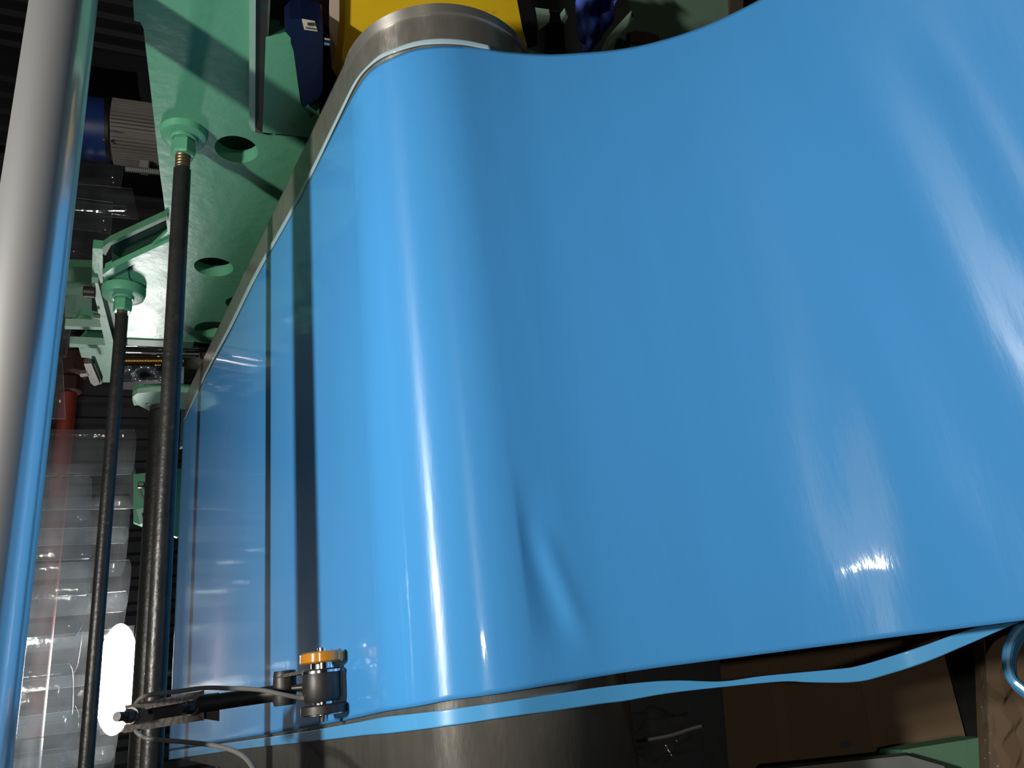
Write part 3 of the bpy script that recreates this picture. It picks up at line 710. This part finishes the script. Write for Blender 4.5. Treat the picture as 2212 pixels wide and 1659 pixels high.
# rag
bm = bmesh.new(); G = []
Lf = [(1244, -30), (1247, 10), (1250, 50), (1250, 85), (1262, 108)]; Rt = [(1345, -30), (1330, 5), (1326, 45), (1300, 75), (1270, 112)]
def pl(L, s):
    f = s * (len(L) - 1); i = min(int(f), len(L) - 2); u = f - i; return (L[i][0] * (1 - u) + L[i + 1][0] * u, L[i][1] * (1 - u) + L[i + 1][1] * u)
for i in range(41):
    s = i / 40; a, b = pl(Lf, s), pl(Rt, s); row = []
    for j in range(37):
        u = j / 36; h = 0.018 * math.sin(u * 9 + 2.2 * math.sin(s * 4)) + 0.010 * math.sin(u * 19 - s * 7) + 0.006 * math.sin(s * 15 + u * 5) - 0.03 * math.sin(math.pi * u)
        row.append(bm.verts.new(W(*onX(a[0] * (1 - u) + b[0] * u, a[1] * (1 - u) + b[1] * u, 1.36 + h))))
    G.append(row)
for a, b in zip(G, G[1:]):
    for j in range(36): bm.faces.new((a[j], a[j + 1], b[j + 1], b[j]))
o = link('cleaning_rag', bm, 'rag', None, True, 180); md = o.modifiers.new('thickness', 'SOLIDIFY'); md.thickness = 0.006
tag(o, 'crumpled royal blue cleaning rag above the top edge of the sheet', 'rag')

# ------------------------------------------------------------------ sensor arm with two wheels resting on the sheet
DG = 1.165
def G3(px, py, D=DG): return W(*onD(px, py, D))
t = thing('gauge_arm', 'dark sensor arm with two small wheels resting on the blue sheet', 'gauge', G3(700, 1545))
XV = Vector((1, 0, 0))
def wheel(px, py, rpx, wpx, m, name, parent, D=DG):
    c = G3(px, py, D); r = rpx / F * D * S * 1.16; h = wpx / F * D * S * .62
    return link(name, ring_tube(bmesh.new(), c - XV * h, c + XV * h, [(0, r * .9), (.14, r), (.86, r), (1, r * .9)], 40), m, parent, True, 30)
w1 = wheel(698, 1420, 38, 17, 'amber', 'wheel', t); w1['label'] = 'amber wheel'
wheel(698, 1413, 36, 4, 'bright', 'rim', w1)
w2 = wheel(700, 1532, 38, 15, 'gunmetal', 'wheel', t); w2['label'] = 'black wheel'
wheel(700, 1541, 36, 4, 'bright', 'rim', w2)
wheel(698, 1440, 20, 16, 'bright', 'hub', t); wheel(698, 1516, 18, 18, 'bright', 'hub', t)
wheel(695, 1480, 31, 48, 'gunmetal', 'sensor_body', t)
wheel(695, 1451, 33, 5, 'bright', 'collar', t)
wheel(697, 1478, 8, 108, 'bright', 'axle', t)
wheel(615, 1486, 19, 50, 'gunmetal', 'pivot_bush', t, 1.21)
def slab(pts, D, th, m, name, parent, dv=None):
    P = [G3(a, b, d if d else D) for a, b, d in [(p + (None,))[:3] for p in pts]]
    n = (P[1] - P[0]).cross(P[2] - P[0]).normalized()
    if n.y < 0: n = -n
    return link(name, prism(P, n * th), m, parent)
slab([(597, 1464), (612, 1456), (665, 1446), (668, 1452), (610, 1464)], 1.19, .02, 'bar', 'fork', t)
link('set_screw', tube(G3(633, 1487, 1.2), G3(664, 1484, 1.19), .006, n=12), 'gunmetal', t, True)
link('set_screw_head', tube(G3(652, 1485, 1.19), G3(661, 1484, 1.19), .010, n=12, bev=.002), 'gunmetal', t, True)
DA = 1.19; DBk = 1.27
link('arm', tube(G3(430, 1522, DBk), G3(605, 1496, 1.21), .0135, n=24, bev=.002), 'gunmetal', t, True)
def bracket_bar(pts): return slab(pts, DBk, .012, 'bar', 'slotted_bar', t)
bracket_bar([(270, 1524), (438, 1492), (440, 1510), (272, 1540)])
bracket_bar([(268, 1566), (438, 1538), (439, 1556), (266, 1584)])
slab([(438, 1491), (441, 1491), (441, 1557), (438, 1557)], DBk - .004, .02, 'bar', 'end_plate', t)
slab([(441, 1500), (474, 1496), (474, 1558), (441, 1553)], DBk + .004, .016, 'gunmetal', 'rear_plate', t)
slab([(290, 1530), (430, 1505), (430, 1553), (290, 1575)], DBk + .03, .006, 'black', 'slot_backing', t)
for (a, b, c, d) in ((388, 1531, 402, 1529), (252, 1548, 270, 1547)):
    e = link('bolt', tube(G3(a, b, DBk - .03), G3(c + 6, d, DBk - .01), .0075, n=14), 'gunmetal', t, True)
    p0, p1 = G3(c, d, DBk - .012), G3(c + 14, d - 1, DBk - .006)
    link('bolt_nut', ring_tube(bmesh.new(), p0, p1, [(0, .0095), (.15, .011), (1, .011)], 6), 'gunmetal', e)
    link('bolt_washer', tube(G3(c + 12, d - 1, DBk - .006), G3(c + 18, d - 1, DBk), .0135, n=20), 'bar', e, True)
link('cable', path_tube([G3(695, 1498, 1.16), G3(680, 1506, 1.15), G3(655, 1508, 1.16), G3(610, 1500, 1.16), G3(560, 1490, 1.17), G3(500, 1487, 1.18), G3(440, 1486, 1.2), G3(380, 1494, 1.22), G3(330, 1500, 1.23), G3(305, 1508, 1.24), G3(292, 1522, 1.3)], .0038), 'cable', t, True)
link('cable', path_tube([G3(290, 1570, 1.32), G3(298, 1584, 1.25), G3(325, 1596, 1.24), G3(400, 1603, 1.2), G3(460, 1610, 1.15), G3(510, 1624, 1.1), G3(540, 1648, 1.06), G3(560, 1690, 1.0)], .0036), 'cable', t, True)
#link('mounting_post', tube(G3(266, 1548, DBk + .01), G3(235, 1760, DBk + .01), .008, n=14), 'gunmetal', t, True)

# ------------------------------------------------------------------ cardboard boxes at the lower right
def quadslab(px, X, th, m, name, parent): return link(name, plateX(px, X, th), m, parent)
def carton(name, label, px4, D, depth, flip=0):
    """front face through four sight lines at distance D; depth = world vector"""
    t = thing(name, label, 'box', W(*onD(*px4[3], D)))
    P = [W(*onD(a, b, D)) for a, b in px4]
    link('side', prism(P, depth), 'card', t)
    return t, P
dv = Vector((0, .07, -.06))
t, P = carton('cardboard_box', 'large dim brown cardboard box under the free edge of the blue sheet', [(1552, 1395), (2020, 1340), (2088, 1600), (1578, 1700)], 1.72, dv)
n = dv.normalized() * -0.004
def strip_on(P, u0, u1, m, name, parent):
    a, b, c, d = P; q = [a.lerp(b, u0) + n * .2, a.lerp(b, u1) + n * .2, d.lerp(c, u1) + n * .2, d.lerp(c, u0) + n * .2]
    return link(name, prism(q, n * .5), m, parent)
strip_on(P, .235, .285, 'tape', 'tape', t); strip_on(P, .63, .68, 'tape', 'tape', t)
q = [P[3].lerp(P[2], .50).lerp(P[0].lerp(P[1], .5), .12), P[3].lerp(P[2], .545).lerp(P[0].lerp(P[1], .545), .12), P[3].lerp(P[2], .545).lerp(P[0].lerp(P[1], .545), .16), P[3].lerp(P[2], .50).lerp(P[0].lerp(P[1], .5), .16)]
link('hand_hole', prism([p + n * .1 for p in q], n * .3), 'black', t)
t, P = carton('cardboard_box', 'brown cardboard box at the right edge wrapped in clear film', [(2128, 1380), (2360, 1340), (2400, 1720), (2140, 1700)], 1.55, dv)
bm = bmesh.new(); G = []
for i in range(25):
    s = i / 24; row = []
    for j in range(7):
        u = j / 6; x_ = 2116 + 8 * s + u * (14 + 30 * s) + 3 * math.sin(s * 17); y_ = 1440 + 260 * s
        row.append(bm.verts.new(W(*onD(x_, y_, 1.47 + .012 * math.sin(s * 22 + u * 3) + .008 * math.sin(u * 9 + s * 9)))))
    G.append(row)
for a, b in zip(G, G[1:]):
    for j in range(6): bm.faces.new((a[j], a[j + 1], b[j + 1], b[j]))
link('film_wrap', bm, 'wrap', t, True, 180)
t, P = carton('cardboard_box', 'dark cardboard box mostly hidden behind the large brown box', [(1990, 1330), (2150, 1300), (2170, 1560), (2050, 1590)], 1.76, dv)
# loop of blue strip
bm = bmesh.new()
for k in range(3):
    path_tube([W(*onD(a + 4 * k, b + 6 * k, 1.30 + .01 * k)) for a, b in ((2240, 1335), (2205, 1355), (2182, 1390), (2176, 1430), (2185, 1465), (2212, 1490), (2240, 1510))], .008, bm=bm)
o = link('strip_coil', bm, 'trim', None, True); tag(o, 'coil of thin blue offcut strips at the right edge of the picture', 'offcut')
origin(o)
# machine base and grey lid
t = thing('machine_base', 'green painted machine base with a grey lid in the lower right corner', 'machine base', W(*onD(2050, 1640, 1.75)))
link('green_side', prism([W(*onD(a, b, 1.62)) for a, b in ((1950, 1620), (2125, 1592), (2150, 1760), (1900, 1760))], Vector((0, .06, -.0))), 'green_dark', t)
link('lid', prism([W(*onD(a, b, 1.56)) for a, b in ((1640, 1665), (1960, 1632), (2040, 1655), (2060, 1760), (1600, 1760))], Vector((0, .03, -.03))), 'lid', t)
link('rib', prism([W(*onD(a, b, 1.66)) for a, b in ((2060, 1605), (2078, 1603), (2090, 1680), (2070, 1680))], Vector((0, .02, -.02))), 'green_dark', t)
# crumpled film bag with white tie
bm = bmesh.new(); rnd = random.Random(4)
bmesh.ops.create_icosphere(bm, subdivisions=3, radius=1.0)
c = W(*onD(1425, 1588, 1.55))
for v in bm.verts:
    q = v.co.copy(); r = 1 + .22 * math.sin(q.x * 7 + q.y * 5) + .15 * math.sin(q.z * 11 + q.x * 3) + rnd.uniform(-.08, .08)
    v.co = c + Vector((q.x * .05 * r, q.y * .06 * r, q.z * .07 * r))
o = link('film_bag', bm, 'wrap', None, True, 60); tag(o, 'small crumpled clear film bag in the dark below the drum', 'bag'); origin(o)
o = link('white_cable', path_tube([W(*onD(a, b, 1.44)) for a, b in ((1372, 1602), (1410, 1596), (1450, 1588), (1490, 1575), (1516, 1568))], .004), 'grey', None, True)
tag(o, 'short white cable lying across the clear film bag', 'cable'); origin(o)

# lamps that light the sheet (outside the picture)
def lampcase(name, label, L, tgt, sx, sy):
    d = (Vector(tgt) - L).normalized(); x = d.cross(Vector((0, 0, 1))).normalized(); y = x.cross(d)
    t = thing(name, label, 'lamp', L)
    link('housing', boxw(L - d * .06, x * (sx / 2 + .03), y * (sy / 2 + .03), d * .045, None, .01), 'black', t)
lampcase('work_lamp', 'black work lamp above the polished guide roller', LA, W(0.5, 1.1, -0.3), .2, .08)
lampcase('work_lamp', 'black work lamp on the aisle side facing the sheet', LB, W(0.35, 0.9, -0.5), .16, .12)
